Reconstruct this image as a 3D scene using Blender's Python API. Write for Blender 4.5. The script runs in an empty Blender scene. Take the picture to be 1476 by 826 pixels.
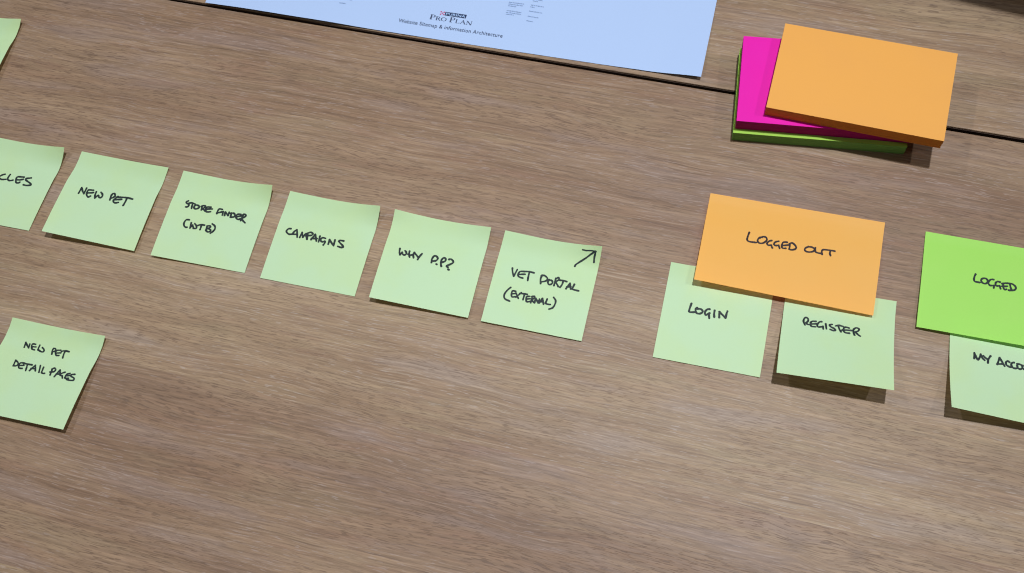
import bpy, bmesh, math, random
from mathutils import Vector, Matrix
random.seed(7)
S = 0.001                                   # data below is in millimetres
scene = bpy.context.scene
col = scene.collection

# ------------------------------------------------------------------ camera
cd = bpy.data.cameras.new('camera'); cam = bpy.data.objects.new('camera', cd); col.objects.link(cam)
cd.sensor_width = 36.0; cd.sensor_fit = 'HORIZONTAL'; cd.lens = 1513.39 / 1476 * 36
cd.clip_start = 0.01; cd.clip_end = 50
R_ = Vector((0.97334283, -0.21144472, -0.088853)); U_ = Vector((0.22935502, 0.89733464, 0.37707668)); F_ = Vector((0, 0.38740376, -0.92191015))
m = Matrix((R_, U_, -F_)).transposed().to_4x4(); m.translation = Vector((0, 0, 0.71468))
cam.matrix_world = m
scene.camera = cam

# ------------------------------------------------------------------ ambient light and lamps
world = bpy.data.worlds.new('World'); scene.world = world; world.use_nodes = True
bg = world.node_tree.nodes['Background']; bg.inputs[0].default_value = (1.0, 0.965, 0.90, 1); bg.inputs[1].default_value = 0.06

def ceiling_lamp(slope, height, share, size, color, base=(0, 0.28), beam=180, gain=1.0, aim=None):
    """a round ceiling downlight, seen from the table in the direction slope"""
    ld = bpy.data.lights.new('ceiling_downlight', 'AREA'); ld.shape = 'DISK'; ld.size = size
    o = bpy.data.objects.new('ceiling_downlight', ld); col.objects.link(o)
    p = Vector((slope[0] * height + base[0], slope[1] * height + base[1], height)); o.location = p
    d = Vector((*(aim or base), 0)) - p; o.rotation_euler = d.to_track_quat('-Z', 'Y').to_euler()
    cosz = height / d.length
    ld.energy = share * math.pi ** 2 * d.length ** 2 / cosz
    ld.color = color; ld.spread = math.radians(beam); ld.energy *= gain
    return o
ceiling_lamp((0.15, 0.14), 4.15, 0.69, 0.16, (0.96, 0.985, 1.05), (0.12, 0.20), 60, 0.101, (0.02, 0.30))
ceiling_lamp((0.68, -0.14), 4.2, 0.12, 0.16, (1.0, 0.98, 0.97), (0.2, 0.2))
ceiling_lamp((-0.36, 0.46), 2.4, 0.12, 0.09, (1.0, 0.98, 0.98), (-0.30, 0.33))
ceiling_lamp((-0.80, 0.02), 4.2, 0.04, 0.30, (1.0, 0.98, 0.98))
scene.cycles.filter_width = 1.15
vs = scene.view_settings; vs.view_transform = 'Standard'; vs.look = 'None'; vs.exposure = 0; vs.gamma = 1; vs.use_curve_mapping = False

# ------------------------------------------------------------------ node helpers
def new_mat(name):
    mt = bpy.data.materials.new(name); mt.use_nodes = True
    nt = mt.node_tree; nt.nodes.clear()
    return mt, NB(nt)
class NB:
    def __init__(s, nt): s.nt = nt; s.n = nt.nodes; s.l = nt.links
    def put(s, sock, v):
        if hasattr(v, 'is_linked') or isinstance(v, bpy.types.NodeSocket): s.l.new(v, sock)
        else: sock.default_value = v
    def math(s, op, a, b=None, c=None, clamp=False):
        n = s.n.new('ShaderNodeMath'); n.operation = op; n.use_clamp = clamp
        s.put(n.inputs[0], a)
        if b is not None: s.put(n.inputs[1], b)
        if c is not None: s.put(n.inputs[2], c)
        return n.outputs[0]
    def comb(s, x, y, z):
        n = s.n.new('ShaderNodeCombineXYZ'); s.put(n.inputs[0], x); s.put(n.inputs[1], y); s.put(n.inputs[2], z); return n.outputs[0]
    def noise(s, v, detail=2.0, rough=0.5, scale=1.0, dist=0.0):
        n = s.n.new('ShaderNodeTexNoise'); n.inputs['Scale'].default_value = scale
        n.inputs['Detail'].default_value = detail; n.inputs['Roughness'].default_value = rough; n.inputs['Distortion'].default_value = dist
        s.l.new(v, n.inputs['Vector']); return n.outputs['Fac']
    def smooth(s, v, a, b, lo=0.0, hi=1.0):
        n = s.n.new('ShaderNodeMapRange'); n.interpolation_type = 'SMOOTHSTEP'; s.put(n.inputs['Value'], v)
        n.inputs['From Min'].default_value = a; n.inputs['From Max'].default_value = b
        n.inputs['To Min'].default_value = lo; n.inputs['To Max'].default_value = hi; return n.outputs[0]
    def mix(s, f, a, b, mode='MIX'):
        n = s.n.new('ShaderNodeMix'); n.data_type = 'RGBA'; n.blend_type = mode; n.clamp_factor = True
        s.put(n.inputs[0], f)
        for sock, v in ((n.inputs[6], a), (n.inputs[7], b)):
            if isinstance(v, tuple): sock.default_value = (v[0], v[1], v[2], 1)
            else: s.l.new(v, sock)
        return n.outputs[2]
    def coord(s, kind='Object'):
        return s.n.new('ShaderNodeTexCoord').outputs[kind]
    def xyz(s, v):
        n = s.n.new('ShaderNodeSeparateXYZ'); s.l.new(v, n.inputs[0]); return n.outputs
    def bsdf(s, colr, rough=0.6, spec=0.5):
        n = s.n.new('ShaderNodeBsdfPrincipled')
        if isinstance(colr, tuple): n.inputs['Base Color'].default_value = (*colr, 1)
        else: s.l.new(colr, n.inputs['Base Color'])
        s.put(n.inputs['Roughness'], rough); n.inputs['Specular IOR Level'].default_value = spec; return n
    def bump(s, h, strength, dist):
        n = s.n.new('ShaderNodeBump'); n.inputs['Strength'].default_value = strength; n.inputs['Distance'].default_value = dist
        s.l.new(h, n.inputs['Height']); return n.outputs[0]
    def out(s, sh):
        o = s.n.new('ShaderNodeOutputMaterial'); s.l.new(sh, o.inputs[0])

# ------------------------------------------------------------------ materials
def wood_material():
    mt, b = new_mat('oak_laminate')
    X, Y, Z = b.xyz(b.coord('Object'))
    X = b.math('MULTIPLY', X, 1000.0); Y = b.math('MULTIPLY', Y, 1000.0)
    # printed staves: bands across the grain, each with its own stretch of print
    W = 157.5
    bi = b.math('FLOOR', b.math('DIVIDE', Y, W))
    bj = b.math('FLOOR', b.math('DIVIDE', b.math('ADD', X, b.math('MULTIPLY_ADD', bi, 37.0, 1100.0)), 1900.0))
    wn = b.n.new('ShaderNodeTexWhiteNoise'); wn.noise_dimensions = '2D'; b.l.new(b.comb(bi, bj, 0.0), wn.inputs['Vector'])
    rnd = wn.outputs['Value']; off = b.math('MULTIPLY', rnd, 40.0)
    # knots and swirls pull the grain round them
    yk = Y; kd = None
    for kx, ky, sx, sy, amp, dark in KNOTS:
        dx = b.math('DIVIDE', b.math('SUBTRACT', X, kx), sx); dy = b.math('DIVIDE', b.math('SUBTRACT', Y, ky), sy)
        r2 = b.math('ADD', b.math('MULTIPLY', dx, dx), b.math('MULTIPLY', dy, dy))
        g = b.math('EXPONENT', b.math('MULTIPLY', r2, -1.0))
        yk = b.math('ADD', yk, b.math('MULTIPLY', b.math('MULTIPLY', g, dy), amp))
        gg = b.math('MULTIPLY', b.math('EXPONENT', b.math('MULTIPLY', r2, -3.5)), dark)
        kd = gg if kd is None else b.math('ADD', kd, gg)
    n1 = b.noise(b.comb(b.math('DIVIDE', X, 230.0), b.math('DIVIDE', Y, 75.0), off), 2.0, 0.5)
    n2 = b.noise(b.comb(b.math('DIVIDE', X, 55.0), b.math('DIVIDE', Y, 26.0), b.math('ADD', off, 9.0)), 2.0, 0.5)
    yw = b.math('ADD', yk, b.math('ADD', b.math('MULTIPLY', n1, 15.0), b.math('MULTIPLY', n2, 2.6)))
    def st(lx, ly, z, detail, rough): return b.noise(b.comb(b.math('DIVIDE', X, lx), b.math('DIVIDE', yw, ly), b.math('ADD', off, z)), detail, rough)
    bands = st(420.0, 24.0, 1.0, 4.0, 0.6)
    tint = b.noise(b.comb(b.math('DIVIDE', X, 120.0), b.math('DIVIDE', yw, 20.0), b.math('ADD', off, 3.0)), 3.0, 0.55)
    tint2 = b.noise(b.comb(b.math('DIVIDE', X, 70.0), b.math('DIVIDE', yw, 13.0), b.math('ADD', off, 17.0)), 3.0, 0.6)
    streak = st(100.0, 2.6, 5.0, 4.0, 0.66)
    fine = st(26.0, 1.15, 7.0, 4.0, 0.70)
    pore = st(9.0, 0.80, 11.0, 1.0, 0.5)
    fleck = st(10.0, 0.9, 13.0, 2.0, 0.5)
    area = b.noise(b.comb(b.math('DIVIDE', X, 110.0), b.math('DIVIDE', yw, 28.0), b.math('ADD', off, 21.0)), 2.0, 0.5)
    c = b.mix(b.smooth(bands, 0.30, 0.68), WD, WL)
    lines = st(70.0, 1.2, 31.0, 2.0, 0.5)
    wide = b.noise(b.comb(b.math('DIVIDE', X, 260.0), b.math('DIVIDE', yw, 48.0), b.math('ADD', off, 41.0)), 2.0, 0.5)
    c = b.mix(1.0, c, b.mix(b.smooth(wide, 0.33, 0.67), (0.89, 0.865, 0.86), (1.07, 1.085, 1.09)), 'MULTIPLY')
    ln = b.math('MULTIPLY', b.smooth(lines, 0.57, 0.66), b.smooth(area, 0.60, 0.40, 0.1, 0.55))
    c = b.mix(ln, c, (0.150, 0.092, 0.060))
    ll = b.math('MULTIPLY', b.smooth(lines, 0.42, 0.33), b.smooth(area, 0.60, 0.40, 0.1, 0.45))
    c = b.mix(ll, c, (0.42, 0.315, 0.235))
    c = b.mix(b.math('MULTIPLY', b.smooth(tint, 0.50, 0.70), 0.55), c, (0.305, 0.225, 0.185))
    c = b.mix(b.math('MULTIPLY', b.smooth(tint, 0.48, 0.28), 0.45), c, (0.300, 0.220, 0.128))
    c = b.mix(b.math('MULTIPLY', b.smooth(tint2, 0.54, 0.74), 0.50), c, (0.265, 0.155, 0.098))
    c = b.mix(1.0, c, b.mix(b.smooth(streak, 0.25, 0.75), (0.84, 0.835, 0.83), (1.12, 1.125, 1.13)), 'MULTIPLY')
    c = b.mix(1.0, c, b.mix(b.smooth(fine, 0.28, 0.72), (0.80, 0.79, 0.78), (1.16, 1.17, 1.18)), 'MULTIPLY')
    pm = b.math('MULTIPLY', b.smooth(pore, 0.57, 0.65), b.smooth(area, 0.40, 0.62, 0.22, 0.95))
    c = b.mix(b.math('MULTIPLY', pm, 0.58), c, (0.115, 0.068, 0.042))
    fm = b.math('MULTIPLY', b.smooth(fleck, 0.60, 0.67), b.smooth(area, 0.62, 0.40, 0.2, 1.0))
    c = b.mix(b.math('MULTIPLY', fm, 0.48), c, (0.42, 0.34, 0.30))
    c = b.mix(b.math('MULTIPLY', kd, 0.5, clamp=True), c, (0.13, 0.085, 0.062))
    sv = b.math('MULTIPLY_ADD', b.math('SINE', b.math('MULTIPLY_ADD', bi, 2.6, 6.77)), 0.11, 1.06)
    sg = b.math('MULTIPLY', sv, b.math('MULTIPLY_ADD', sv, 0.35, 0.64))
    m_ = b.n.new('ShaderNodeVectorMath'); m_.operation = 'MULTIPLY'; b.l.new(c, m_.inputs[0]); b.l.new(b.comb(sv, sg, sg), m_.inputs[1]); c = m_.outputs[0]
    rough = b.math('ADD', b.math('MULTIPLY', streak, 0.10), 0.46)
    p = b.bsdf(c, rough, 0.38)
    h = b.math('SUBTRACT', b.math('MULTIPLY', fine, 0.5), pm)
    b.l.new(b.bump(h, 0.35, 0.00015), p.inputs['Normal'])
    b.out(p.outputs[0]); return mt

def paper_material(name, base, alt, translucent=None, rough=0.55, amount=0.8, spec=0.3, strip=False):
    """uncoated paper: faint mottling of its dye, soft waviness, a little light through it"""
    mt, b = new_mat(name)
    oi = b.n.new('ShaderNodeObjectInfo'); va = b.n.new('ShaderNodeVectorMath'); va.operation = 'MULTIPLY_ADD'
    b.l.new(oi.outputs['Location'], va.inputs[0]); va.inputs[1].default_value = (3, 3, 3); b.l.new(b.coord('Object'), va.inputs[2]); co = va.outputs[0]
    n = b.noise(co, 3.0, 0.55, 22.0); f = b.noise(co, 2.0, 0.6, 900.0)
    c = b.mix(b.math('MULTIPLY', b.smooth(n, 0.38, 0.68), amount), base, alt)
    c = b.mix(1.0, c, b.mix(f, (0.975, 0.975, 0.975), (1.02, 1.02, 1.02)), 'MULTIPLY')
    if strip:                                   # the glued strip along the top of a sticky note
        un, vn, _ = b.xyz(b.coord('UV')); wob = b.math('MULTIPLY', b.noise(co, 2.0, 0.5, 30.0), 0.04)
        sm = b.smooth(b.math('ADD', vn, wob), 0.30, 0.08)
        c = b.mix(b.math('MULTIPLY', sm, b.math('MULTIPLY_ADD', b.noise(co, 1.0, 0.5, 9.0), 1.6, -0.1), clamp=True), c, b.mix(1.0, c, (0.90, 0.905, 0.80), 'MULTIPLY'))
    p = b.bsdf(c, rough, spec)
    b.l.new(b.bump(b.noise(co, 3.0, 0.5, 38.0), 0.22, 0.0016), p.inputs['Normal'])
    if translucent:
        t = b.n.new('ShaderNodeBsdfTranslucent'); t.inputs[0].default_value = (*translucent, 1)
        ms = b.n.new('ShaderNodeAddShader')
        b.l.new(p.outputs[0], ms.inputs[0]); b.l.new(t.outputs[0], ms.inputs[1]); b.out(ms.outputs[0])
    else: b.out(p.outputs[0])
    return mt

def page_edge_material(name, base):
    """cut edges of many sheets: thin lines running with the sheets, slightly uneven"""
    mt, b = new_mat(name)
    X, Y, Z = b.xyz(b.coord('Object'))
    k = b.comb(b.math('MULTIPLY', X, 25.0), b.math('MULTIPLY', Y, 25.0), b.math('MULTIPLY', Z, 4200.0))
    n = b.noise(k, 2.0, 0.6); k2 = b.comb(b.math('MULTIPLY', X, 60.0), b.math('MULTIPLY', Y, 60.0), b.math('MULTIPLY', Z, 700.0))
    n2 = b.noise(k2, 2.0, 0.5)
    d = tuple(v * 0.72 for v in base)
    c = b.mix(b.smooth(n, 0.3, 0.7), d, base); c = b.mix(b.math('MULTIPLY', n2, 0.35), c, d)
    p = b.bsdf(c, 0.85, 0.15); b.l.new(b.bump(n, 0.4, 0.0002), p.inputs['Normal']); b.out(p.outputs[0]); return mt

def plain_material(name, base, rough=0.6, spec=0.4, grain=0.0, gscale=300.0):
    mt, b = new_mat(name)
    co = b.coord('Object'); n = b.noise(co, 3.0, 0.6, gscale)
    lo = tuple(v * (1 - grain) for v in base); hi = tuple(v * (1 + grain) for v in base)
    p = b.bsdf(b.mix(n, lo, hi), rough, spec); b.l.new(b.bump(n, 0.1, 0.0003), p.inputs['Normal']); b.out(p.outputs[0]); return mt

#KNOTS (mm in the front table's own frame, x along the grain)
KNOTS = [(325.1, -331.3, 14, 9, 5, 0.8), (365.7, -328.3, 12, 8, 5, 0.9), (445.9, -241.3, 22, 12, 7, 0.35), (65.5, -8.2, 11, 7, 3, 0.45), (-259.4, -99.3, 20, 8, 5, 0.3), (-128.6, -56.4, 11, 9, 2, 0.55), (30.8, -315.8, 9, 6, 3, 0.6), (143.3, -373.3, 35, 12, 8, 0.12), (164.7, -60.2, 40, 14, 9, 0.0), (-98.2, -360.7, 45, 16, 9, 0.0)]
WD = (0.254, 0.156, 0.090); WL = (0.332, 0.226, 0.138)
M = dict(
    wood=wood_material(),
    note=paper_material('pale_green_note_paper', (0.530, 0.755, 0.465), (0.540, 0.750, 0.405), (0.11, 0.085, 0.015), strip=True),
    orange=paper_material('orange_note_paper', (0.84, 0.45, 0.098), (0.83, 0.455, 0.105), (0.26, 0.055, 0.006)),
    lime=paper_material('lime_note_paper', (0.365, 0.755, 0.125), (0.38, 0.755, 0.135), (0.06, 0.13, 0.01)),
    padorange=paper_material('orange_pad_paper', (0.89, 0.43, 0.092), (0.87, 0.42, 0.095), None, spec=0.2),
    padpink=paper_material('magenta_pad_paper', (0.84, 0.008, 0.43), (0.84, 0.010, 0.45), None, spec=0.2),
    padgreen=paper_material('green_pad_paper', (0.38, 0.66, 0.09), (0.38, 0.66, 0.09), None, spec=0.2),
    edgeorange=page_edge_material('orange_page_edges', (0.68, 0.22, 0.045)),
    edgepink=page_edge_material('magenta_page_edges', (0.42, 0.008, 0.19)),
    edgegreen=page_edge_material('green_page_edges', (0.22, 0.47, 0.12)),
    sheet=paper_material('printer_paper', (0.455, 0.615, 0.91), (0.46, 0.62, 0.91), (0.03, 0.03, 0.03), 0.6, 0.3),
    ink=plain_material('black_marker_ink', (0.010, 0.022, 0.022), 0.55, 0.3, 0.3),
    inkbrown=plain_material('black_marker_ink_on_orange', (0.022, 0.010, 0.012), 0.55, 0.3, 0.3),
    print=plain_material('grey_print', (0.06, 0.085, 0.16), 0.6, 0.3),
    printfine=plain_material('small_grey_print', (0.11, 0.19, 0.37), 0.6, 0.3),
    navy=plain_material('navy_print', (0.018, 0.035, 0.10), 0.6, 0.3),
    redprint=plain_material('red_print', (0.52, 0.08, 0.20), 0.6, 0.3),
    whiteprint=plain_material('white_print', (0.42, 0.62, 0.95), 0.6, 0.3),
    edge=plain_material('table_edge_band', (0.07, 0.042, 0.028), 0.6, 0.3, 0.2, 120),
    floor=plain_material('dark_carpet', (0.03, 0.028, 0.028), 0.95, 0.1, 0.5, 900),
    case=plain_material('black_plastic', (0.010, 0.009, 0.010), 0.5, 0.4, 0.2),
)

# ------------------------------------------------------------------ object helpers
def link(name, me, mat, parent=None, loc=None):
    o = bpy.data.objects.new(name, me); col.objects.link(o)
    if mat:
        for x in (mat if isinstance(mat, list) else [mat]): me.materials.append(x)
    if parent: o.parent = parent
    if loc is not None: o.location = loc
    return o
def thing(name, label, cat, loc, rotz=0.0, group=None):
    o = bpy.data.objects.new(name, None); col.objects.link(o); o.empty_display_size = 0.02
    o.location = loc; o.rotation_euler = (0, 0, rotz); o['label'] = label; o['category'] = cat
    if group: o['group'] = group
    return o
def mesh(name, verts, faces, smooth=False):
    me = bpy.data.meshes.new(name); me.from_pydata(verts, [], faces); me.update()
    if smooth:
        for p in me.polygons: p.use_smooth = True
    return me
def box_bm(x0, y0, z0, x1, y1, z1, bev=0.0, seg=2):
    bm = bmesh.new(); bmesh.ops.create_cube(bm, size=1.0)
    for v in bm.verts: v.co = Vector(((x0 + x1) / 2 + v.co.x * (x1 - x0), (y0 + y1) / 2 + v.co.y * (y1 - y0), (z0 + z1) / 2 + v.co.z * (z1 - z0)))
    if bev: bmesh.ops.bevel(bm, geom=bm.edges[:], offset=bev, segments=seg, affect='EDGES', profile=0.5)
    return bm
def bm_obj(name, bm, mat, parent=None, loc=None):
    me = bpy.data.meshes.new(name); bm.to_mesh(me); bm.free(); return link(name, me, mat, parent, loc)

# ------------------------------------------------------------------ the setting: floor, then the two tables butted together
fl = link('floor', mesh('floor', [(-4, -4, -0.74), (4, -4, -0.74), (4, 4, -0.74), (-4, 4, -0.74)], [(0, 1, 2, 3)]), M['floor']); fl['kind'] = 'structure'
def table(label, a, b, sign):
    """front edge on the line y = a x + b (mm); the top runs away from it"""
    t = thing('table', label, 'table', (0, b * S, 0), math.atan(a), 'wood effect tables butted together')
    y0, y1 = (0, 0.9) if sign > 0 else (-0.9, 0)
    bm_obj('tabletop', box_bm(-1.25, y0, -0.026, 1.25, y1, 0, 0.0007), M['wood'], t)
    yb0, yb1 = (-0.0004, 0.0012) if sign > 0 else (-0.0012, 0.0004)
    bm_obj('edge_band', box_bm(-1.249, yb0, -0.0245, 1.249, yb1, -0.0016, 0.0), M['edge'], t)
    return t
table('wide oak effect table top in the foreground, carrying all the handwritten notes', -0.50380, 517.89, -1)
table('oak effect table top beyond the dark gap, under the white printed sheet', -0.50204, 521.27 + 0.2, 1)

# ------------------------------------------------------------------ sticky notes
class Sheet:
    """a sheet of paper by its four corners (top left, top right, bottom right, bottom left), stuck along the top, lifting towards the bottom"""
    def __init__(s, c, sh): s.c = c; s.pw, s.bump, s.tl, s.tr = sh
    def at(s, u, v):
        c = s.c
        xy = [(1 - v) * ((1 - u) * c[0][k] + u * c[1][k]) + v * ((1 - u) * c[3][k] + u * c[2][k]) for k in (0, 1)]
        zt = c[0][2] - s.tl; zb = (1 - u) * c[3][2] + u * c[2][2]
        w = max(0.0, (v - 0.1) / 0.9)
        g = min(1.0, max(0.0, (v - 0.18) / 0.22)); g = g * g * (3 - 2 * g)
        z = zt + (zb - zt) * w ** s.pw + s.bump * g * math.cos(math.pi / 2 * w ** 2)
        f = max(0.0, 1 - v / 0.32) ** 2
        z += f * (s.tr * max(0.0, (u - 0.35) / 0.65) ** 2 + s.tl * max(0.0, (0.65 - u) / 0.65) ** 2)
        return Vector((xy[0] * S, xy[1] * S, z * S))
def sheet_mesh(name, sh, o, n=32):
    N = n + 1
    V = [sh.at(i / n, j / n) - o for j in range(N) for i in range(N)]
    F = [(j * N + i, j * N + i + N, j * N + i + N + 1, j * N + i + 1) for j in range(n) for i in range(n)]
    me = mesh(name, V, F, True); uv = me.uv_layers.new(name='UVMap')
    for lp in me.loops: uv.data[lp.index].uv = ((lp.vertex_index % N) / n, (lp.vertex_index // N) / n)
    return me
def catmull(pts, per=6):
    if len(pts) < 3:
        a, b_ = pts; return [(a[0] + (b_[0] - a[0]) * k / 4, a[1] + (b_[1] - a[1]) * k / 4) for k in range(5)]
    P = [pts[0]] + list(pts) + [pts[-1]]; out = []
    for i in range(1, len(P) - 2):
        p0, p1, p2, p3 = P[i - 1], P[i], P[i + 1], P[i + 2]
        for k in range(per):
            t = k / per
            out.append(tuple(0.5 * (2 * p1[d] + (p2[d] - p0[d]) * t + (2 * p0[d] - 5 * p1[d] + 4 * p2[d] - p3[d]) * t * t + (3 * p1[d] - p0[d] - 3 * p2[d] + p3[d]) * t ** 3) for d in (0, 1)))
    out.append(pts[-1]); return out
def ink_mesh(name, strokes, width, at, o):
    """marker strokes as flat ribbons with round ends, following the paper; at(a, b) gives the paper's surface point"""
    V = []; F = []; lift = 0.00013
    for si, st in enumerate(strokes):
        C = [at(*p) for p in catmull(st)]
        Q = [C[0]]
        for p in C[1:]:
            if (p - Q[-1]).length > 0.00006: Q.append(p)
        if len(Q) < 2: continue
        r = random.Random(si * 7 + len(Q)); L = []; Rr = []; h = width * S / 2
        up = Vector((0, 0, lift + (si % 12) * 0.000006))
        ph = r.random() * 6
        for i, p in enumerate(Q):
            d = (Q[min(i + 1, len(Q) - 1)] - Q[max(i - 1, 0)]); d.z = 0; d.normalize(); nrm = Vector((-d.y, d.x, 0))
            w = h * (1 + 0.10 * math.sin(ph + i * 0.55) + 0.05 * (r.random() - .5))
            if i == 0: w *= 1.06
            L.append(p + nrm * w + up - o); Rr.append(p - nrm * w + up - o)
        b0 = len(V); V += L + Rr; n = len(L)
        for i in range(n - 1): F.append((b0 + i, b0 + n + i, b0 + n + i + 1, b0 + i + 1))
        for e, sg in ((0, -1), (n - 1, 1)):
            d = (Q[min(e + 1, n - 1)] - Q[max(e - 1, 0)]); d.z = 0; d.normalize(); nrm = Vector((-d.y, d.x, 0))
            k0 = len(V); w = (L[e] - Rr[e]).length / 2
            for k in range(1, 6):
                a = math.pi * k / 6; V.append(Q[e] + up - o + nrm * w * math.cos(a) + d * sg * w * math.sin(a))
            F.append(tuple([b0 + e] + list(range(k0, k0 + 5)) + [b0 + n + e]))
    return mesh(name, V, F)

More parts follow.
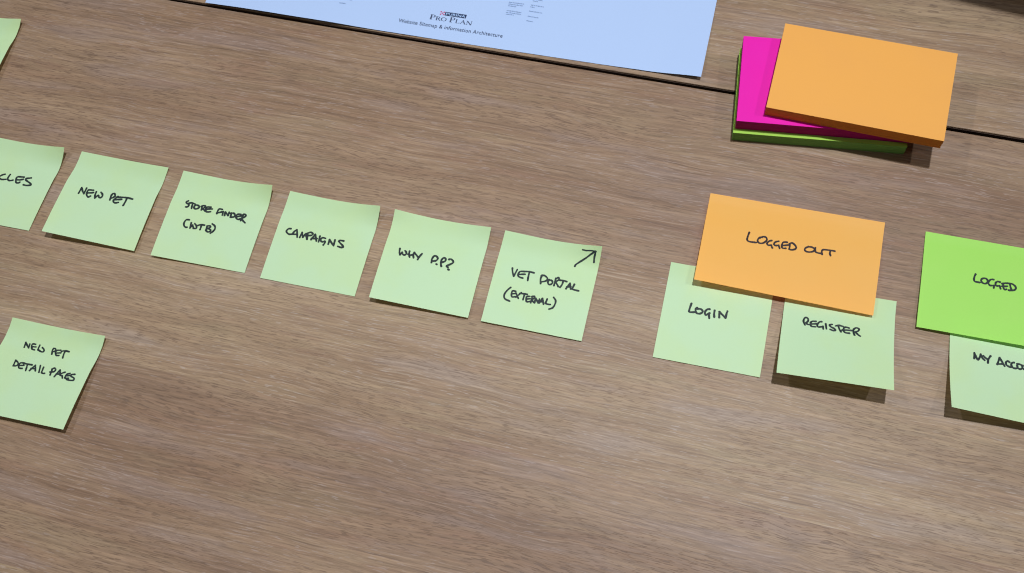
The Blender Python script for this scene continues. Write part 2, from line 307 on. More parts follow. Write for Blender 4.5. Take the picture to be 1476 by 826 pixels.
NOTES = {
    'newpet': {'c': [(-314.94, 502.78, 0.9), (-245.17, 468.13, 1.8), (-278.06, 400.8, 2.82), (-347.23, 433.75, 8.5)], 's': (1.15, 1.6, 0.6, 1.5), 'w': [('handwriting', 1.3, [[(0.1871, 0.497), (0.1912, 0.4251)], [(0.1912, 0.4251), (0.2129, 0.4558), (0.244, 0.4901)], [(0.244, 0.4901), (0.2445, 0.4192)], [(0.3257, 0.4289), (0.2902, 0.4326), (0.2721, 0.4396), (0.2694, 0.4697), (0.2787, 0.497), (0.3001, 0.5156), (0.315, 0.5134), (0.3231, 0.5016)], [(0.2761, 0.4729), (0.3099, 0.4653), (0.3374, 0.4557)], [(0.3624, 0.4401), (0.3654, 0.4775), (0.378, 0.5127)], [(0.378, 0.5127), (0.3917, 0.4834), (0.4026, 0.478), (0.4189, 0.4977), (0.4382, 0.4934), (0.4456, 0.4713), (0.432, 0.4481), (0.413, 0.4347)], [(0.5407, 0.4995), (0.5358, 0.4629), (0.5366, 0.4336), (0.5491, 0.4192), (0.568, 0.4266), (0.5745, 0.4485), (0.5595, 0.4692), (0.5401, 0.4793)], [(0.6069, 0.4442), (0.5917, 0.4707), (0.5789, 0.4968), (0.5901, 0.5174), (0.6125, 0.521), (0.6391, 0.5093)], [(0.5839, 0.4899), (0.6216, 0.4797), (0.6585, 0.4675)], [(0.5962, 0.4564), (0.654, 0.4436), (0.7091, 0.4372), (0.7704, 0.4398)], [(0.7071, 0.4451), (0.7065, 0.4885), (0.701, 0.5328)]])]},
    'store': {'c': [(-233.71, 462.76, 0.8), (-163.38, 426.89, 7.8), (-195.58, 361.58, 0.6), (-265.4, 393.84, 3.07)], 's': (1.1, 1.2, 0.5, 7.5), 'w': [('handwriting', 1.28, [[(0.1735, 0.3315), (0.1587, 0.3472), (0.1648, 0.3629), (0.1876, 0.3679), (0.1972, 0.3858), (0.1855, 0.4029), (0.1688, 0.4064)], [(0.1797, 0.3629), (0.2158, 0.348), (0.2575, 0.3556)], [(0.2277, 0.3556), (0.2315, 0.3816), (0.2358, 0.4103)], [(0.2623, 0.3681), (0.2553, 0.3897), (0.2735, 0.4074), (0.2949, 0.4008), (0.3088, 0.3812), (0.2964, 0.3639), (0.2693, 0.3632), (0.2563, 0.3762)], [(0.3333, 0.359), (0.3417, 0.407)], [(0.3274, 0.3671), (0.3485, 0.3521), (0.3673, 0.3547), (0.3633, 0.3758), (0.344, 0.3881), (0.3655, 0.3985), (0.3845, 0.4107)], [(0.4268, 0.3548), (0.3928, 0.3591), (0.382, 0.3784), (0.3879, 0.4035), (0.407, 0.4157), (0.4418, 0.4049)], [(0.3881, 0.387), (0.4177, 0.3785), (0.4478, 0.3717)], [(0.5123, 0.4124), (0.5116, 0.3763), (0.5212, 0.3538), (0.5508, 0.3539)], [(0.5103, 0.4063), (0.5356, 0.3942), (0.5554, 0.3832)], [(0.568, 0.377), (0.5735, 0.4186)], [(0.5921, 0.3783), (0.5965, 0.4169)], [(0.5921, 0.3783), (0.6122, 0.3938), (0.6321, 0.4091)], [(0.6321, 0.4091), (0.6303, 0.3698)], [(0.6554, 0.3742), (0.6629, 0.422)], [(0.6483, 0.3791), (0.681, 0.3718), (0.6995, 0.391), (0.6947, 0.4117), (0.6606, 0.4238)], [(0.7562, 0.3682), (0.7235, 0.3756), (0.7163, 0.3972), (0.7244, 0.4216), (0.748, 0.4308), (0.7674, 0.4187)], [(0.7248, 0.4051), (0.7473, 0.3936), (0.7681, 0.3857)], [(0.7833, 0.362), (0.7797, 0.4029), (0.7773, 0.4394)], [(0.7681, 0.3857), (0.7861, 0.3614), (0.8068, 0.3621), (0.8083, 0.3833), (0.7838, 0.4151), (0.8028, 0.437), (0.8289, 0.4542)]]), ('handwriting', 1.26, [[(0.2585, 0.5417), (0.2282, 0.5482), (0.2167, 0.5828), (0.2294, 0.6186), (0.2512, 0.63), (0.2649, 0.6271)], [(0.2894, 0.5706), (0.2956, 0.6303)], [(0.2956, 0.6303), (0.3116, 0.5916)], [(0.3116, 0.5916), (0.3323, 0.6257)], [(0.3323, 0.6257), (0.3598, 0.6199), (0.3532, 0.5924), (0.3283, 0.572)], [(0.3676, 0.583), (0.3957, 0.5705), (0.4331, 0.5677)], [(0.4006, 0.5759), (0.4034, 0.6011), (0.4034, 0.6267)], [(0.463, 0.5691), (0.4658, 0.6199)], [(0.4613, 0.5727), (0.4877, 0.5638), (0.4983, 0.5776), (0.4761, 0.5985)], [(0.4761, 0.5985), (0.5075, 0.6046), (0.5109, 0.6231), (0.4883, 0.6343), (0.463, 0.6205)], [(0.5051, 0.5375), (0.537, 0.5532), (0.55, 0.5827), (0.541, 0.6167), (0.5208, 0.6434)]])]},
    'camp': {'c': [(-151.77, 422.15, 0.7), (-83.72, 387.16, 7.8), (-115.89, 321.45, 0.6), (-184.31, 354.43, 0.78)], 's': (1.1, 0.9, 0.4, 7.5), 'w': [('handwriting', 1.24, [[(0.1458, 0.4161), (0.122, 0.4213), (0.1071, 0.4462), (0.1193, 0.4681), (0.1484, 0.4792), (0.1811, 0.47)], [(0.1759, 0.4695), (0.1907, 0.4364), (0.2088, 0.4135)], [(0.2088, 0.4135), (0.2234, 0.4511), (0.2373, 0.4943)], [(0.1818, 0.472), (0.227, 0.4623)], [(0.2642, 0.4912), (0.271, 0.4327)], [(0.271, 0.4327), (0.2943, 0.482)], [(0.2943, 0.482), (0.3107, 0.4377)], [(0.3107, 0.4377), (0.3442, 0.4957)], [(0.3442, 0.4957), (0.3328, 0.4275)], [(0.3265, 0.4316), (0.3557, 0.4116), (0.3843, 0.4218), (0.3756, 0.4427), (0.3432, 0.4525)], [(0.3853, 0.4895), (0.4104, 0.4243)], [(0.4104, 0.4243), (0.4445, 0.493)], [(0.3861, 0.4758), (0.4437, 0.4661)], [(0.4641, 0.4344), (0.4689, 0.4986)], [(0.5256, 0.4456), (0.4972, 0.4436), (0.4831, 0.463), (0.4894, 0.4833), (0.5114, 0.4894), (0.5303, 0.4772), (0.5342, 0.498), (0.5264, 0.5214)], [(0.5735, 0.503), (0.572, 0.4491)], [(0.572, 0.4491), (0.6049, 0.4827), (0.6323, 0.5065)], [(0.6323, 0.5065), (0.6278, 0.4423)], [(0.7179, 0.4335), (0.6807, 0.4346), (0.6717, 0.4463), (0.6959, 0.4683), (0.727, 0.4886), (0.7316, 0.5039), (0.7082, 0.509), (0.6769, 0.505)]])]},
    'why': {'c': [(-73.52, 383.14, 4.8), (-5.0, 349.31, 4.8), (-36.55, 283.14, 2.42), (-104.6, 315.61, 6.47)], 's': (1.1, 1.3, 4.5, 4.5), 'w': [('handwriting', 1.26, [[(0.1565, 0.4128), (0.1612, 0.4476), (0.1751, 0.4802)], [(0.1751, 0.4802), (0.1887, 0.4497)], [(0.1887, 0.4497), (0.2043, 0.471), (0.2217, 0.4725), (0.2343, 0.4561), (0.2257, 0.4333), (0.2139, 0.426)], [(0.2588, 0.4204), (0.2626, 0.4525), (0.2763, 0.485)], [(0.2541, 0.4571), (0.2817, 0.4603), (0.303, 0.449)], [(0.3083, 0.4232), (0.3067, 0.4537), (0.3173, 0.4841)], [(0.3089, 0.4258), (0.3306, 0.4429), (0.3558, 0.4646)], [(0.3882, 0.4219), (0.3728, 0.4554), (0.3618, 0.4959)], [(0.5047, 0.4967), (0.4999, 0.4598), (0.5118, 0.4218), (0.5347, 0.4168), (0.5551, 0.4394), (0.5467, 0.463), (0.5235, 0.4762), (0.5046, 0.4777)], [(0.5547, 0.5034), (0.5622, 0.506)], [(0.611, 0.5162), (0.5973, 0.4815), (0.5972, 0.4436), (0.6125, 0.4186), (0.634, 0.4274), (0.6331, 0.4519), (0.6051, 0.4744)], [(0.6673, 0.4254), (0.6872, 0.4183), (0.7141, 0.4394), (0.7079, 0.4623), (0.676, 0.4883), (0.6604, 0.5025), (0.6779, 0.5147)], [(0.6862, 0.5359), (0.6945, 0.5384)]])]},
    'vet': {'c': [(4.83, 346.0, 0.8), (71.39, 311.38, 8.8), (39.53, 245.93, 1.58), (-27.85, 278.57, 2.1)], 's': (1.1, 1.0, 0.5, 8.5), 'w': [('handwriting', 1.17, [[(0.1701, 0.3917), (0.1824, 0.4338), (0.2038, 0.4737)], [(0.2038, 0.4737), (0.2213, 0.3952)], [(0.2981, 0.4005), (0.2558, 0.41), (0.2422, 0.4391), (0.2522, 0.4667), (0.2951, 0.4742)], [(0.2504, 0.4447), (0.2759, 0.4368), (0.3081, 0.4281)], [(0.3014, 0.3997), (0.3408, 0.3924), (0.3926, 0.3942)], [(0.3462, 0.4009), (0.3457, 0.4421), (0.3501, 0.4895)], [(0.4763, 0.4016), (0.4704, 0.444), (0.4818, 0.4935)], [(0.4682, 0.4109), (0.4998, 0.4), (0.5362, 0.4254), (0.5257, 0.4539), (0.4829, 0.4747)], [(0.5548, 0.4325), (0.5476, 0.4602), (0.5632, 0.4842), (0.5879, 0.4735), (0.5928, 0.45), (0.5758, 0.4352), (0.5532, 0.4403)], [(0.6163, 0.4036), (0.6144, 0.4861)], [(0.6154, 0.415), (0.6373, 0.3913), (0.6485, 0.4113), (0.6218, 0.4435), (0.6355, 0.459), (0.6587, 0.4873)], [(0.6598, 0.4162), (0.6928, 0.4125), (0.7274, 0.4158)], [(0.6936, 0.416), (0.6894, 0.458), (0.6763, 0.4907)], [(0.7373, 0.4919), (0.7635, 0.4263)], [(0.7635, 0.4263), (0.783, 0.4853)], [(0.7399, 0.4727), (0.7776, 0.4604)], [(0.8076, 0.4275), (0.7959, 0.4824)], [(0.7959, 0.4824), (0.8238, 0.4872), (0.8629, 0.488)]]), ('handwriting', 1.16, [[(0.202, 0.5984), (0.1743, 0.6389), (0.1594, 0.6896), (0.1752, 0.7262), (0.2263, 0.7406)], [(0.2602, 0.6275), (0.2299, 0.629), (0.2272, 0.6603), (0.238, 0.6908), (0.2703, 0.6838)], [(0.2337, 0.6589), (0.2689, 0.6497)], [(0.2676, 0.6442), (0.3032, 0.6934)], [(0.3185, 0.6294), (0.2779, 0.6872)], [(0.3043, 0.6413), (0.3371, 0.6363), (0.3807, 0.634)], [(0.3525, 0.6439), (0.352, 0.6988)], [(0.4082, 0.65), (0.38, 0.6598), (0.381, 0.6925), (0.3955, 0.7111), (0.4236, 0.7013)], [(0.3825, 0.6848), (0.4171, 0.6736)], [(0.434, 0.6443), (0.4333, 0.7138)], [(0.4284, 0.6492), (0.4533, 0.6401), (0.455, 0.6617), (0.4357, 0.6805), (0.4654, 0.7068)], [(0.4686, 0.7061), (0.471, 0.6581)], [(0.471, 0.6581), (0.504, 0.6983)], [(0.504, 0.6983), (0.508, 0.6573)], [(0.5144, 0.6997), (0.5353, 0.644)], [(0.5353, 0.644), (0.5584, 0.701)], [(0.5208, 0.6837), (0.5497, 0.6774)], [(0.5819, 0.641), (0.5753, 0.6863)], [(0.5753, 0.6863), (0.5937, 0.6932), (0.6236, 0.6917)], [(0.6389, 0.61), (0.6651, 0.6372), (0.6681, 0.6805), (0.6535, 0.7201), (0.6214, 0.7417)]]), ('arrow_mark', 1.23, [[(0.769, 0.231), (0.775, 0.211), (0.8053, 0.1776), (0.8564, 0.1282), (0.9014, 0.0816), (0.9384, 0.0458)], [(0.8128, 0.0491), (0.8472, 0.0497), (0.8942, 0.0458), (0.9417, 0.0454)], [(0.9454, 0.0466), (0.9418, 0.0796), (0.9421, 0.1147), (0.9465, 0.1534)]])]},
    'cles': {'c': [(-398.54, 542.67, 0.3), (-325.98, 505.69, 7.8), (-361.36, 441.6, 0.6), (-430.37, 473.69, 2.34)], 's': (1.1, 1.3, 0, 7.5), 'w': [('handwriting', 1.27, [[(0.4702, 0.4175), (0.4495, 0.4275), (0.4255, 0.4516), (0.4139, 0.4689), (0.4376, 0.4785), (0.4636, 0.4847), (0.5067, 0.473)], [(0.5255, 0.409), (0.5189, 0.44), (0.5212, 0.4648), (0.5362, 0.4785), (0.5576, 0.479), (0.5816, 0.4679)], [(0.6835, 0.4077), (0.6545, 0.4115), (0.6187, 0.4176), (0.6085, 0.4291), (0.6118, 0.458), (0.6222, 0.4811), (0.64, 0.4908), (0.6569, 0.4855), (0.6652, 0.474)], [(0.6168, 0.4561), (0.6557, 0.4485), (0.6873, 0.4332)], [(0.761, 0.4009), (0.7345, 0.4102), (0.7118, 0.4194), (0.7152, 0.4356), (0.7449, 0.4504), (0.778, 0.4643), (0.7953, 0.4817), (0.7814, 0.489), (0.7473, 0.4985), (0.7158, 0.4968)]])]},
    'out': {'c': [(161.17, 336.75, 1.2), (275.74, 281.15, 1.7), (242.38, 213.77, 4.25), (128.64, 269.65, 8.53)], 's': (0.9, 0.5, 0, 0.5), 'w': [('handwriting', 1.15, [[(0.2589, 0.3739), (0.254, 0.4246), (0.2543, 0.4609), (0.2685, 0.4758), (0.3065, 0.4721)], [(0.3349, 0.4029), (0.3196, 0.4125), (0.3125, 0.4474), (0.3245, 0.4711), (0.346, 0.4631), (0.3629, 0.4248), (0.3564, 0.395), (0.3382, 0.3936), (0.3219, 0.4157)], [(0.3906, 0.4187), (0.3756, 0.4322), (0.3678, 0.4591), (0.3752, 0.4763), (0.3928, 0.4699)], [(0.392, 0.4701), (0.4011, 0.4986)], [(0.4302, 0.4121), (0.4133, 0.4263), (0.4062, 0.4529), (0.4164, 0.4651), (0.4338, 0.4563)], [(0.433, 0.4566), (0.4417, 0.49)], [(0.4778, 0.4067), (0.4564, 0.4145), (0.4511, 0.4483), (0.4556, 0.4785), (0.4753, 0.4752)], [(0.4553, 0.4508), (0.4842, 0.4362)], [(0.4946, 0.4165), (0.4953, 0.4757)], [(0.4909, 0.4194), (0.5076, 0.4038), (0.53, 0.4353), (0.5282, 0.4636), (0.5077, 0.4814), (0.4941, 0.4762)]]), ('handwriting', 1.14, [[(0.5997, 0.4098), (0.5819, 0.436), (0.5839, 0.4629), (0.6042, 0.4695), (0.627, 0.4549), (0.6349, 0.4285), (0.6197, 0.4104), (0.598, 0.4128)], [(0.6373, 0.4079), (0.6405, 0.45), (0.6551, 0.4603), (0.6748, 0.4593)], [(0.6793, 0.4671), (0.6752, 0.4373), (0.6815, 0.4154), (0.7107, 0.4087), (0.7461, 0.4075)], [(0.7228, 0.4121), (0.7208, 0.4402), (0.7266, 0.4653)]])]},
    'login': {'c': [(117.92, 290.1, 0.3), (186.23, 257.68, 0.3), (153.62, 190.1, 0.9), (85.62, 222.44, 0.9)], 's': (1.0, 0.3, 0, 0), 'w': [('handwriting', 1.28, [[(0.2633, 0.3953), (0.2576, 0.4321), (0.2537, 0.4724), (0.2629, 0.4844), (0.2892, 0.4811), (0.3134, 0.4755)], [(0.3232, 0.4269), (0.3119, 0.445), (0.3157, 0.4679), (0.329, 0.483), (0.3507, 0.4845), (0.3737, 0.472), (0.3795, 0.4532), (0.3642, 0.4365), (0.339, 0.4356), (0.322, 0.441)], [(0.4401, 0.4194), (0.4228, 0.4228), (0.4051, 0.4461), (0.4037, 0.47), (0.4149, 0.4834), (0.4309, 0.4724), (0.4466, 0.4594)], [(0.4469, 0.4613), (0.4448, 0.4814), (0.4515, 0.5114)], [(0.489, 0.4234), (0.489, 0.4568), (0.4962, 0.4907)], [(0.5416, 0.4855), (0.5343, 0.4281)], [(0.5343, 0.4281), (0.5667, 0.453), (0.6011, 0.4794)], [(0.6011, 0.4794), (0.6023, 0.442), (0.6075, 0.4075)]])]},
    'reg': {'c': [(193.73, 253.32, 0.3), (263.03, 221.24, 0.3), (232.07, 155.16, 20.86), (162.13, 186.66, 16.25)], 's': (1.5, 0, 0, 0), 'w': [('handwriting', 1.14, [[(0.2061, 0.4214), (0.1897, 0.3856), (0.1934, 0.3513), (0.21, 0.3368), (0.2291, 0.3496), (0.227, 0.378), (0.2087, 0.3985)], [(0.2128, 0.3949), (0.2298, 0.411), (0.2563, 0.4083)], [(0.2994, 0.3631), (0.2707, 0.3662), (0.2543, 0.3836), (0.2539, 0.406), (0.2666, 0.4258), (0.3019, 0.423)], [(0.2556, 0.4001), (0.2863, 0.3938), (0.3081, 0.3882)], [(0.3501, 0.3555), (0.3327, 0.3618), (0.3152, 0.3934), (0.3238, 0.4196), (0.35, 0.4142), (0.3671, 0.4051)], [(0.3671, 0.4051), (0.3715, 0.4351)], [(0.3892, 0.3726), (0.3996, 0.4264)], [(0.4464, 0.3663), (0.425, 0.3775), (0.4374, 0.3962), (0.4647, 0.4074), (0.4812, 0.4236), (0.4619, 0.4332), (0.4327, 0.4252)], [(0.4781, 0.3766), (0.5061, 0.3652), (0.5439, 0.3685)], [(0.5023, 0.3744), (0.5155, 0.408), (0.5302, 0.433)], [(0.5996, 0.3765), (0.5684, 0.3718), (0.5518, 0.3893), (0.5535, 0.417), (0.5676, 0.4337), (0.605, 0.4343)], [(0.5399, 0.4114), (0.5791, 0.4032), (0.6251, 0.3993)], [(0.6516, 0.4471), (0.6388, 0.4104), (0.6416, 0.379), (0.6648, 0.3602), (0.6872, 0.3695), (0.6797, 0.3935), (0.654, 0.4072)], [(0.6564, 0.4096), (0.6771, 0.4305), (0.702, 0.4478)]])]},
    'lin': {'c': [(301.36, 267.5, 0.8), (415.71, 211.84, 0.8), (382.54, 143.73, 6.08), (268.31, 199.08, 3.23)], 's': (0.7, 0.3, 0, 0), 'w': [('handwriting', 1.14, [[(0.2852, 0.3645), (0.2798, 0.3982), (0.2789, 0.4261), (0.2855, 0.4416), (0.3105, 0.4437)], [(0.3287, 0.3934), (0.3181, 0.4049), (0.318, 0.4286), (0.3285, 0.4447), (0.3405, 0.4445), (0.3499, 0.4295), (0.3501, 0.4058), (0.3406, 0.3913), (0.3267, 0.3933)], [(0.3814, 0.3892), (0.3685, 0.3916), (0.3574, 0.4152), (0.3562, 0.4392), (0.3667, 0.4552), (0.3864, 0.4485)], [(0.3873, 0.4482), (0.3852, 0.4744)], [(0.4157, 0.4031), (0.4047, 0.401), (0.3952, 0.4141), (0.3928, 0.4345), (0.4002, 0.4477), (0.414, 0.443)], [(0.414, 0.443), (0.4218, 0.4717)], [(0.4593, 0.4008), (0.4406, 0.4064), (0.427, 0.415)], [(0.4347, 0.4084), (0.4336, 0.4363), (0.4374, 0.4625), (0.4455, 0.4714), (0.4523, 0.4652)], [(0.4259, 0.4429), (0.4416, 0.4395), (0.4562, 0.4325)], [(0.4682, 0.4009), (0.4721, 0.4349), (0.4789, 0.4639)], [(0.4663, 0.4035), (0.4801, 0.4008), (0.4964, 0.4187), (0.5009, 0.4407), (0.4936, 0.4589), (0.4761, 0.4707), (0.4643, 0.4708)]])]},
    'acc': {'c': [(296.16, 204.3, 0.3), (365.47, 173.12, 0.3), (334.48, 104.25, 7.79), (266.02, 136.68, 15.57)], 's': (1.9, 0, 0, 0), 'w': [('handwriting', 1.19, [[(0.2152, 0.4356), (0.2167, 0.3766)], [(0.2167, 0.3766), (0.23, 0.4091), (0.243, 0.4396), (0.2529, 0.4375), (0.2644, 0.4097), (0.2725, 0.3808)], [(0.2725, 0.3808), (0.2857, 0.4131), (0.3069, 0.4359)], [(0.2955, 0.3916), (0.3102, 0.4061), (0.3298, 0.4195)], [(0.3576, 0.3808), (0.3396, 0.4174), (0.3345, 0.4573)]]), ('handwriting', 1.18, [[(0.4161, 0.4537), (0.4277, 0.4147), (0.4359, 0.3822)], [(0.4359, 0.3822), (0.4538, 0.4131), (0.4795, 0.4596)], [(0.4145, 0.4521), (0.4601, 0.4406)], [(0.5221, 0.4106), (0.5058, 0.4024), (0.4912, 0.4169), (0.4926, 0.4396), (0.512, 0.4547), (0.5347, 0.4596)], [(0.5594, 0.4067), (0.5415, 0.4142), (0.5381, 0.4378), (0.5509, 0.46), (0.5736, 0.4629), (0.5866, 0.4564)], [(0.5902, 0.4119), (0.5884, 0.4351), (0.5963, 0.4562), (0.6157, 0.4617), (0.632, 0.445), (0.629, 0.4229), (0.6096, 0.4136), (0.587, 0.4144)], [(0.6355, 0.4216), (0.6353, 0.4444), (0.6481, 0.4569), (0.6643, 0.4497), (0.671, 0.4294), (0.6727, 0.4139)]])]},
    'detail': {'c': [(-375.64, 369.22, 2.3), (-304.43, 335.24, 4.3), (-338.72, 269.19, 6.53), (-407.7, 301.43, 6.7)], 's': (0.9, 1.5, 2, 4), 'w': [('handwriting', 1.14, [[(0.2438, 0.2775), (0.2312, 0.222)], [(0.2312, 0.222), (0.2602, 0.2496), (0.2893, 0.274)], [(0.2893, 0.274), (0.2791, 0.2316)], [(0.3371, 0.2218), (0.3073, 0.2252), (0.309, 0.2522), (0.3297, 0.2785), (0.3571, 0.2826)], [(0.3135, 0.2546), (0.3545, 0.2487)], [(0.3814, 0.222), (0.3874, 0.2687), (0.4025, 0.2791)], [(0.4008, 0.276), (0.4288, 0.2868), (0.4511, 0.2817), (0.4461, 0.2587), (0.4195, 0.2407)], [(0.5454, 0.2876), (0.5311, 0.2495), (0.5339, 0.2249), (0.554, 0.2272), (0.5608, 0.2462), (0.5421, 0.2642)], [(0.6081, 0.2286), (0.5732, 0.2399), (0.5706, 0.2646), (0.5938, 0.2902), (0.6205, 0.2875)], [(0.5766, 0.27), (0.6252, 0.2555)], [(0.6228, 0.2389), (0.6534, 0.2252), (0.6981, 0.2267)], [(0.6565, 0.2313), (0.6601, 0.268), (0.6698, 0.3036)]]), ('handwriting', 1.12, [[(0.2307, 0.4282), (0.2331, 0.4859)], [(0.2307, 0.4282), (0.2606, 0.4444), (0.2747, 0.4672), (0.2574, 0.4839), (0.2327, 0.4879)], [(0.3306, 0.439), (0.292, 0.4441), (0.2861, 0.4712), (0.2986, 0.4975), (0.3329, 0.4965)], [(0.2932, 0.4729), (0.3347, 0.4607)], [(0.3263, 0.4432), (0.3634, 0.4416), (0.4132, 0.4405)], [(0.3648, 0.4445), (0.3716, 0.4785), (0.3769, 0.5095)], [(0.414, 0.5015), (0.4459, 0.4366)], [(0.4459, 0.4366), (0.4723, 0.4921)], [(0.4185, 0.478), (0.4598, 0.4723)], [(0.4968, 0.4288), (0.5133, 0.4993)], [(0.5353, 0.4398), (0.5389, 0.4937)], [(0.5403, 0.4966), (0.5552, 0.5017), (0.5723, 0.498)], [(0.6335, 0.502), (0.6273, 0.4359)], [(0.623, 0.4401), (0.6443, 0.4257), (0.6625, 0.4379), (0.6552, 0.462), (0.6169, 0.4736)], [(0.6813, 0.5108), (0.7063, 0.4316)], [(0.7063, 0.4316), (0.731, 0.484)], [(0.6888, 0.4804), (0.7227, 0.473)], [(0.7653, 0.4444), (0.7412, 0.4593), (0.7296, 0.4811), (0.7535, 0.4855)], [(0.7535, 0.4855), (0.7672, 0.5082)], [(0.8186, 0.4456), (0.796, 0.457), (0.7873, 0.4782), (0.7926, 0.5026), (0.8264, 0.4953)], [(0.7929, 0.4769), (0.8254, 0.4666)], [(0.8677, 0.4445), (0.8381, 0.4542), (0.8393, 0.47), (0.877, 0.4842), (0.8809, 0.5057), (0.8415, 0.5143), (0.8121, 0.5112)]])]},
    'corner': {'c': [(-428.5, 678.25, 0.3), (-359.1, 647.26, 4.3), (-389.89, 578.32, 6.0), (-459.28, 609.31, 5.0)], 's': (0.8, 1.5, 0, 4.5), 'w': []},
}
PADS = [('green', 262.57, 390.15, -0.3619, 0, 10.93), ('pink', 264.98, 392.86, -0.3654, 10.93, 11.4), ('orange', 287.21, 383.04, -0.4932, 22.33, 10.61)]

LABEL = {
    'newpet': ('pale green note reading NEW PET, second in the long row', 'sticky note', 'note', 'square green sticky notes', 'sticky_note'),
    'store': ('pale green note reading STORE FINDER (WTB), in the long row', 'sticky note', 'note', 'square green sticky notes', 'sticky_note'),
    'camp': ('pale green note reading CAMPAIGNS, in the long row', 'sticky note', 'note', 'square green sticky notes', 'sticky_note'),
    'why': ('pale green note reading WHY P.P?, in the long row', 'sticky note', 'note', 'square green sticky notes', 'sticky_note'),
    'vet': ('pale green note reading VET PORTAL (EXTERNAL) with a drawn arrow in its corner', 'sticky note', 'note', 'square green sticky notes', 'sticky_note'),
    'cles': ('pale green note ending in the letters CLES, cut off by the left edge', 'sticky note', 'note', 'square green sticky notes', 'sticky_note'),
    'out': ('orange rectangular note reading LOGGED OUT, overlapping two green notes', 'sticky note', 'orange', 'rectangular sticky note sheets', 'sticky_note'),
    'login': ('pale green note reading LOGIN, tucked under the orange note at its left', 'sticky note', 'note', 'square green sticky notes', 'sticky_note'),
    'reg': ('pale green note reading REGISTER, its lower edge lifted high off the table', 'sticky note', 'note', 'square green sticky notes', 'sticky_note'),
    'lin': ('bright lime rectangular note reading LOGGED, at the right edge', 'sticky note', 'lime', 'rectangular sticky note sheets', 'sticky_note'),
    'acc': ('pale green note reading MY ACCOU, lifted below the lime note', 'sticky note', 'note', 'square green sticky notes', 'sticky_note'),
    'detail': ('pale green note reading NEW PET DETAIL PAGES, below the long row', 'sticky note', 'note', 'square green sticky notes', 'sticky_note'),
    'corner': ('blank looking pale green note cut off in the top left corner', 'sticky note', 'note', 'square green sticky notes', 'sticky_note'),
}
for key, d in NOTES.items():
    label, cat, mat, group, name = LABEL[key]
    sh = Sheet(d['c'], d['s'])
    o = Vector((sum(c[0] for c in d['c']) / 4 * S, sum(c[1] for c in d['c']) / 4 * S, 0))
    t = thing(name, label, cat, o, 0.0, group)
    link('paper_sheet', sheet_mesh('paper_sheet', sh, o), M[mat], t)
    for nm, w, strokes in d['w']:
        link(nm, ink_mesh(nm, strokes, w * 1.20, sh.at, o), M['inkbrown' if mat == 'orange' else 'ink'], t)

# ------------------------------------------------------------------ the three pads
for (key, x, y, rz, z, h), (label, top, edge) in zip(PADS, [
        ('green pad of rectangular sticky notes at the bottom of the pad stack', 'padgreen', 'edgegreen'),
        ('magenta pad of rectangular sticky notes between the green and the orange pad', 'padpink', 'edgepink'),
        ('orange pad of rectangular sticky notes on top of the pad stack, turned askew', 'padorange', 'edgeorange')]):
    t = thing('sticky_note_pad', label, 'note pad', (x * S, y * S, (z + 0.05) * S), rz, 'sticky note pads in the stack')
    w2, h2, H = 63.5 * S, 38 * S, (h - 0.35) * S
    bm = bmesh.new(); n = 11; rr = random.Random(int(z) + 3); rings = []
    for k in range(n + 1):                                         # block of pages, its layers a touch out of true
        jx, jy = rr.uniform(-.12, .12) * S, rr.uniform(-.12, .12) * S
        if k in (0, n): jx = jy = 0
        rings.append([bm.verts.new((sx * w2 + jx, sy * h2 + jy, H * k / n)) for sx, sy in ((-1, -1), (1, -1), (1, 1), (-1, 1))])
    for a, b_ in zip(rings, rings[1:]):
        for k in range(4): bm.faces.new((a[k], a[(k + 1) % 4], b_[(k + 1) % 4], b_[k]))
    bm.faces.new(rings[0][::-1]); bm.faces.new(rings[-1])
    bm_obj('page_block', bm, M[edge], t)
    # the sheet on top, very slightly proud and not quite flat
    n = 16; V = []; F = []; ph = rr.random() * 6
    for lay in (0, 1):
        for j in range(n + 1):
            for i in range(n + 1):
                u, v = i / n * 2 - 1, j / n * 2 - 1
                zz = 0.00008 + 0.00012 * (1 + math.sin(ph + 2.1 * u + 1.3 * v)) * 0.5 + 0.00010 * max(0, -v) ** 3
                V.append((u * (w2 + 0.0001), v * (h2 + 0.0001), H + zz + (0.00012 if lay == 0 else 0)))
    N = n + 1
    for j in range(n):
        for i in range(n):
            a = j * N + i; F.append((a, a + 1, a + N + 1, a + N)); q = a + N * N; F.append((q, q + N, q + N + 1, q + 1))
    ring = [i for i in range(N)] + [j * N + n for j in range(1, N)] + [n * N + i for i in range(n - 1, -1, -1)] + [j * N for j in range(n - 1, 0, -1)]
    for k in range(len(ring)): a, b_ = ring[k], ring[(k + 1) % len(ring)]; F.append((b_, a, a + N * N, b_ + N * N))
    me = mesh('top_sheet', V, F)
    link('top_sheet', me, M[top], t)

# ------------------------------------------------------------------ the printed sheet (mm in its own frame: x along the lower edge)
PO = Vector((-0.19936, 0.62024, 0)); PA = math.atan2(-0.43624, 0.89983); PW, PH = 423.9, 297.0
pt = thing('printed_sheet', 'large white printed sheet with small type and a logo, at the gap between tables', 'paper sheet', PO, PA)
def pz(x, y):
    e = math.exp(-y / 45.0); r = math.exp(-max(0, x - 300) / 300)
    k = x / PW
    lowz = [(0, 3.0), (.08, 3.5), (.22, 2.7), (.38, .9), (.55, .4), (.8, .5), (.9, 1.2), (1, 4.3)]
    for (a, za), (b_, zb) in zip(lowz, lowz[1:]):
        if k <= b_ + 1e-9:
            t = (k - a) / (b_ - a); t = t * t * (3 - 2 * t); z = za + (zb - za) * t; break
    return (0.35 + (z - 0.35) * e) + 0.25 * (1 + math.sin(x / 37 + y / 51)) * (1 - e)
V = []; F = []; nx, ny = 84, 60
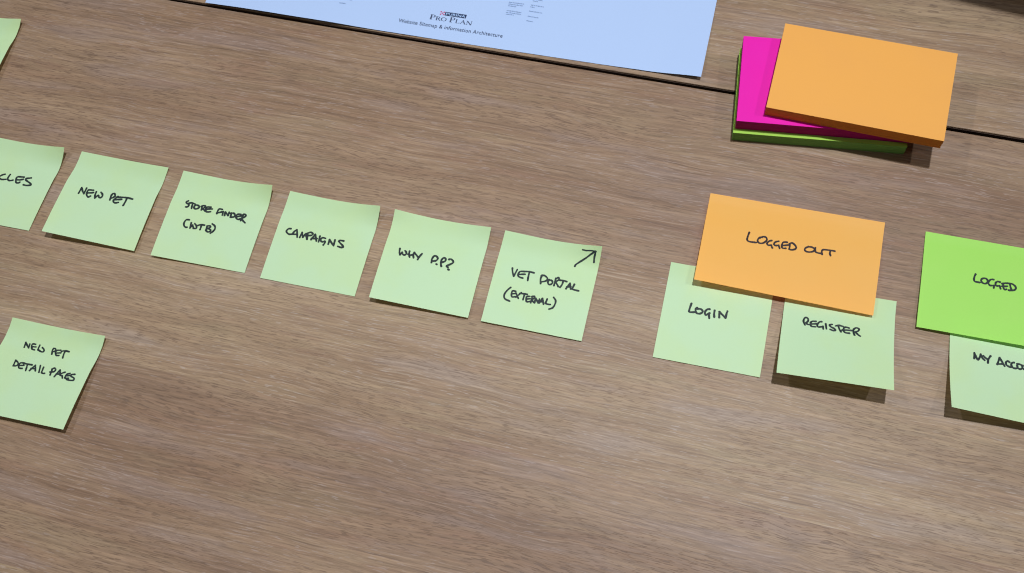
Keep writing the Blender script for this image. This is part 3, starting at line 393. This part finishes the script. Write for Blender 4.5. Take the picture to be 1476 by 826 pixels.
for lay in (0, 1):
    for j in range(ny + 1):
        for i in range(nx + 1):
            x, y = PW * i / nx, PH * j / ny; V.append((x * S, y * S, (pz(x, y) - 0.1 * lay) * S))
N = nx + 1; K = N * (ny + 1)
for j in range(ny):
    for i in range(nx):
        a = j * N + i; F.append((a, a + 1, a + N + 1, a + N)); q = a + K; F.append((q, q + N, q + N + 1, q + 1))
ring = [i for i in range(N)] + [j * N + nx for j in range(1, ny + 1)] + [ny * N + i for i in range(nx - 1, -1, -1)] + [j * N for j in range(ny - 1, 0, -1)]
K0 = len(V); V += [V[i] for i in ring] + [V[i + K] for i in ring]; L_ = len(ring)
for k in range(L_): F.append((K0 + (k + 1) % L_, K0 + k, K0 + L_ + k, K0 + L_ + (k + 1) % L_))
link('paper_sheet', mesh('paper_sheet', V, F, True), M['sheet'], pt)
def on_paper(x, y, lift=0.0): return Vector((x * S, y * S, (pz(x, y) + lift) * S))

def type_line(name, text, x0, x1, y, mat, lift=0.12, height=None, rot=0.0, extrude_bold=0.0):
    cu = bpy.data.curves.new(name, 'FONT'); cu.body = text; cu.size = 10; cu.offset = extrude_bold; cu.space_character = 1.06
    tmp = bpy.data.objects.new(name, cu); col.objects.link(tmp)
    me = bpy.data.meshes.new_from_object(tmp); bpy.data.objects.remove(tmp); bpy.data.curves.remove(cu)
    xs = [v.co.x for v in me.vertices]; a, b_ = min(xs), max(xs); sc = (x1 - x0) / (b_ - a)
    sy = sc if height is None else height / 7.3
    for v in me.vertices:
        X = x0 + (v.co.x - a) * sc; Y = y + v.co.y * sy + (X - x0) * rot
        v.co = on_paper(X, Y, lift)
    return link(name, me, mat, pt)
type_line('title_text', 'Website Sitemap & information Architecture', 169.9, 259.4, 10.95, M['print'], height=3.7, extrude_bold=0.10)

def poly(name, quads, mat, lift):
    V = []; F = []
    for q in quads:
        k = len(V); V += [on_paper(x, y, lift) for x, y in q]; F.append(tuple(range(k, k + len(q))))
    return link(name, mesh(name, V, F), mat, pt)
# logo: black name plate with a chequered flag, and the two words in Roman capitals under it
x0, x1, y0, y1 = 206.6, 225.0, 24.1, 27.75
poly('logo_plate', [[(x0, y0), (x1, y0), (x1, y1), (x0, y1)]], M['navy'], 0.12)
q = []; r_ = []
cw = (y1 - y0) / 3
for a in range(3):
    for b_ in range(3):
        X = 202.4 + a * 1.35; Y = y0 + b_ * cw; (q if (a + b_) % 2 == 0 else r_).append([(X, Y), (X + 1.3, Y), (X + 1.3, Y + cw * .94), (X, Y + cw * .94)])
poly('logo_chequer', q, M['redprint'], 0.12)
type_line('logo_plate_text', 'PURINA', 207.6, 224.2, 24.75, M['whiteprint'], 0.2, 2.35, extrude_bold=0.12)
GL = {  # Roman capitals as strokes (x, y, x, y, thickness) in units of cap height
 'P': (0.62, [(.16, 0, .16, 1, .15), (.02, .02, .34, .02, .05), (.02, .98, .4, .98, .05), (.16, .5, .40, .5, .05), (.40, .98, .56, .86, .09), (.56, .88, .56, .62, .13), (.56, .63, .40, .5, .09)]),
 'R': (0.72, [(.16, 0, .16, 1, .15), (.02, .02, .32, .02, .05), (.02, .98, .4, .98, .05), (.16, .5, .40, .5, .05), (.40, .98, .56, .86, .09), (.56, .88, .56, .62, .13), (.56, .63, .40, .5, .09), (.36, .5, .70, .02, .14), (.60, .02, .80, .02, .05)]),
 'O': (0.86, [(.43, .99, .17, .85, .06), (.17, .86, .06, .5, .13), (.06, .5, .17, .14, .13), (.17, .15, .43, .01, .06), (.43, .01, .69, .15, .06), (.69, .14, .80, .5, .13), (.80, .5, .69, .86, .13), (.69, .85, .43, .99, .06)]),
 'L': (0.64, [(.16, 0, .16, 1, .15), (.02, .98, .32, .98, .05), (.02, .02, .58, .02, .05), (.58, .0, .62, .28, .05)]),
 'A': (0.84, [(.42, 1, .10, .02, .06), (.40, 1, .76, .02, .15), (.0, .02, .22, .02, .05), (.62, .02, .90, .02, .05), (.2, .34, .62, .34, .05)]),
 'N': (0.90, [(.14, 0, .14, 1, .06), (.12, 1, .76, .0, .15), (.78, 0, .78, 1, .06), (.0, .98, .2, .98, .05), (.02, .02, .28, .02, .05), (.64, .98, .92, .98, .05)]),
}
def roman(word_sizes, x0, x1, y, vs_=0.66):
    tot = sum(GL[c][0] * s + 0.08 * s if c != ' ' else s for c, s in word_sizes); k = (x1 - x0) / tot; x = x0; quads = []
    for c, s in word_sizes:
        if c == ' ': x += s * k; continue
        for ax, ay, bx, by, th in GL[c][1]:
            a = Vector((ax, ay)) * s * k; b_ = Vector((bx, by)) * s * k; d = (b_ - a); d.normalize(); nn = Vector((-d.y, d.x)) * th * s * k * 0.55
            quads.append([(x + a.x + nn.x, y + (a.y + nn.y) * vs_), (x + a.x - nn.x, y + (a.y - nn.y) * vs_), (x + b_.x - nn.x, y + (b_.y - nn.y) * vs_), (x + b_.x + nn.x, y + (b_.y + nn.y) * vs_)])
        x += (GL[c][0] + 0.08) * s * k
    return quads
poly('logo_words', roman([('P', 1.2), ('R', .92), ('O', .92), (' ', .32), ('P', 1.2), ('L', .92), ('A', .92), ('N', .92)], 194.9, 231.9, 18.3), M['print'], 0.12)
# small type, too small to read in the photograph: rows of letter-sized marks broken into words
ROWS = [(256.55, 46.02, 269.46, 46.29), (256.68, 44.24, 269.02, 44.35), (256.81, 42.47, 263.43, 42.53), (256.78, 37.66, 269.11, 37.65), (256.64, 35.78, 269.25, 35.82), (256.94, 34.05, 263.65, 34.14), (275.92, 50.77, 280.21, 50.43), (277.37, 52.31, 284.01, 52.16), (275.45, 46.39, 286.27, 46.24), (275.28, 44.57, 278.93, 44.34), (275.38, 40.3, 286.2, 40.03), (275.39, 35.18, 284.41, 34.9), (275.26, 30.69, 280.57, 30.42), (115.2, 20.45, 120.87, 20.64), (120.15, 25.2, 125.08, 25.07)]
for k, (xa, ya, xb, yb) in enumerate(ROWS):
    rr = random.Random(k); Q = []; x = xa
    while x < xb:
        L = rr.choice((3, 4, 5, 6, 7)) * 0.44
        e = min(x + L, xb)
        while x < e:
            w = rr.choice((.28, .34, .38)); h = rr.choice((.75, .8, .82, 1.1)); Y = ya + (yb - ya) * (x - xa) / (xb - xa) - .42; dy = rr.choice((0, 0, 0, -.18))
            Q += [[(x, Y + dy), (x + .17, Y + dy), (x + .17, Y + h), (x, Y + h)], [(x + .17, Y + rr.choice((0, .3, .62))), (x + w, Y + .02), (x + w, Y + .3), (x + .17, Y + .45)]]
            x += w + .09
        x += .3
    poly('small_type', Q, M['printfine'], 0.12)

# ------------------------------------------------------------------ unidentified dark object at the far right corner, built as a guessed case
ct = thing('guessed_dark_case', 'unidentified dark object in the far right corner, built as a guessed black case', 'case', (345.4 * S, 503.4 * S, 0.0003), math.radians(-33.2))  # case form is guessed; placed and made tall to cast the corner's shadow stripe
bm_obj('case_body', box_bm(0, 0, 0, 0.30, 0.10, 0.118, 0.003, 3), M['case'], ct)
bm_obj('case_lid', box_bm(0.0006, 0.0006, 0.1195, 0.2994, 0.0994, 0.150, 0.004, 3), M['case'], ct)
bm_obj('case_seam', box_bm(0.004, 0.004, 0.1175, 0.296, 0.096, 0.120), M['edge'], ct)
bm_obj('latch', box_bm(0.14, -0.003, 0.110, 0.165, 0.002, 0.130, 0.001), M['edge'], ct)
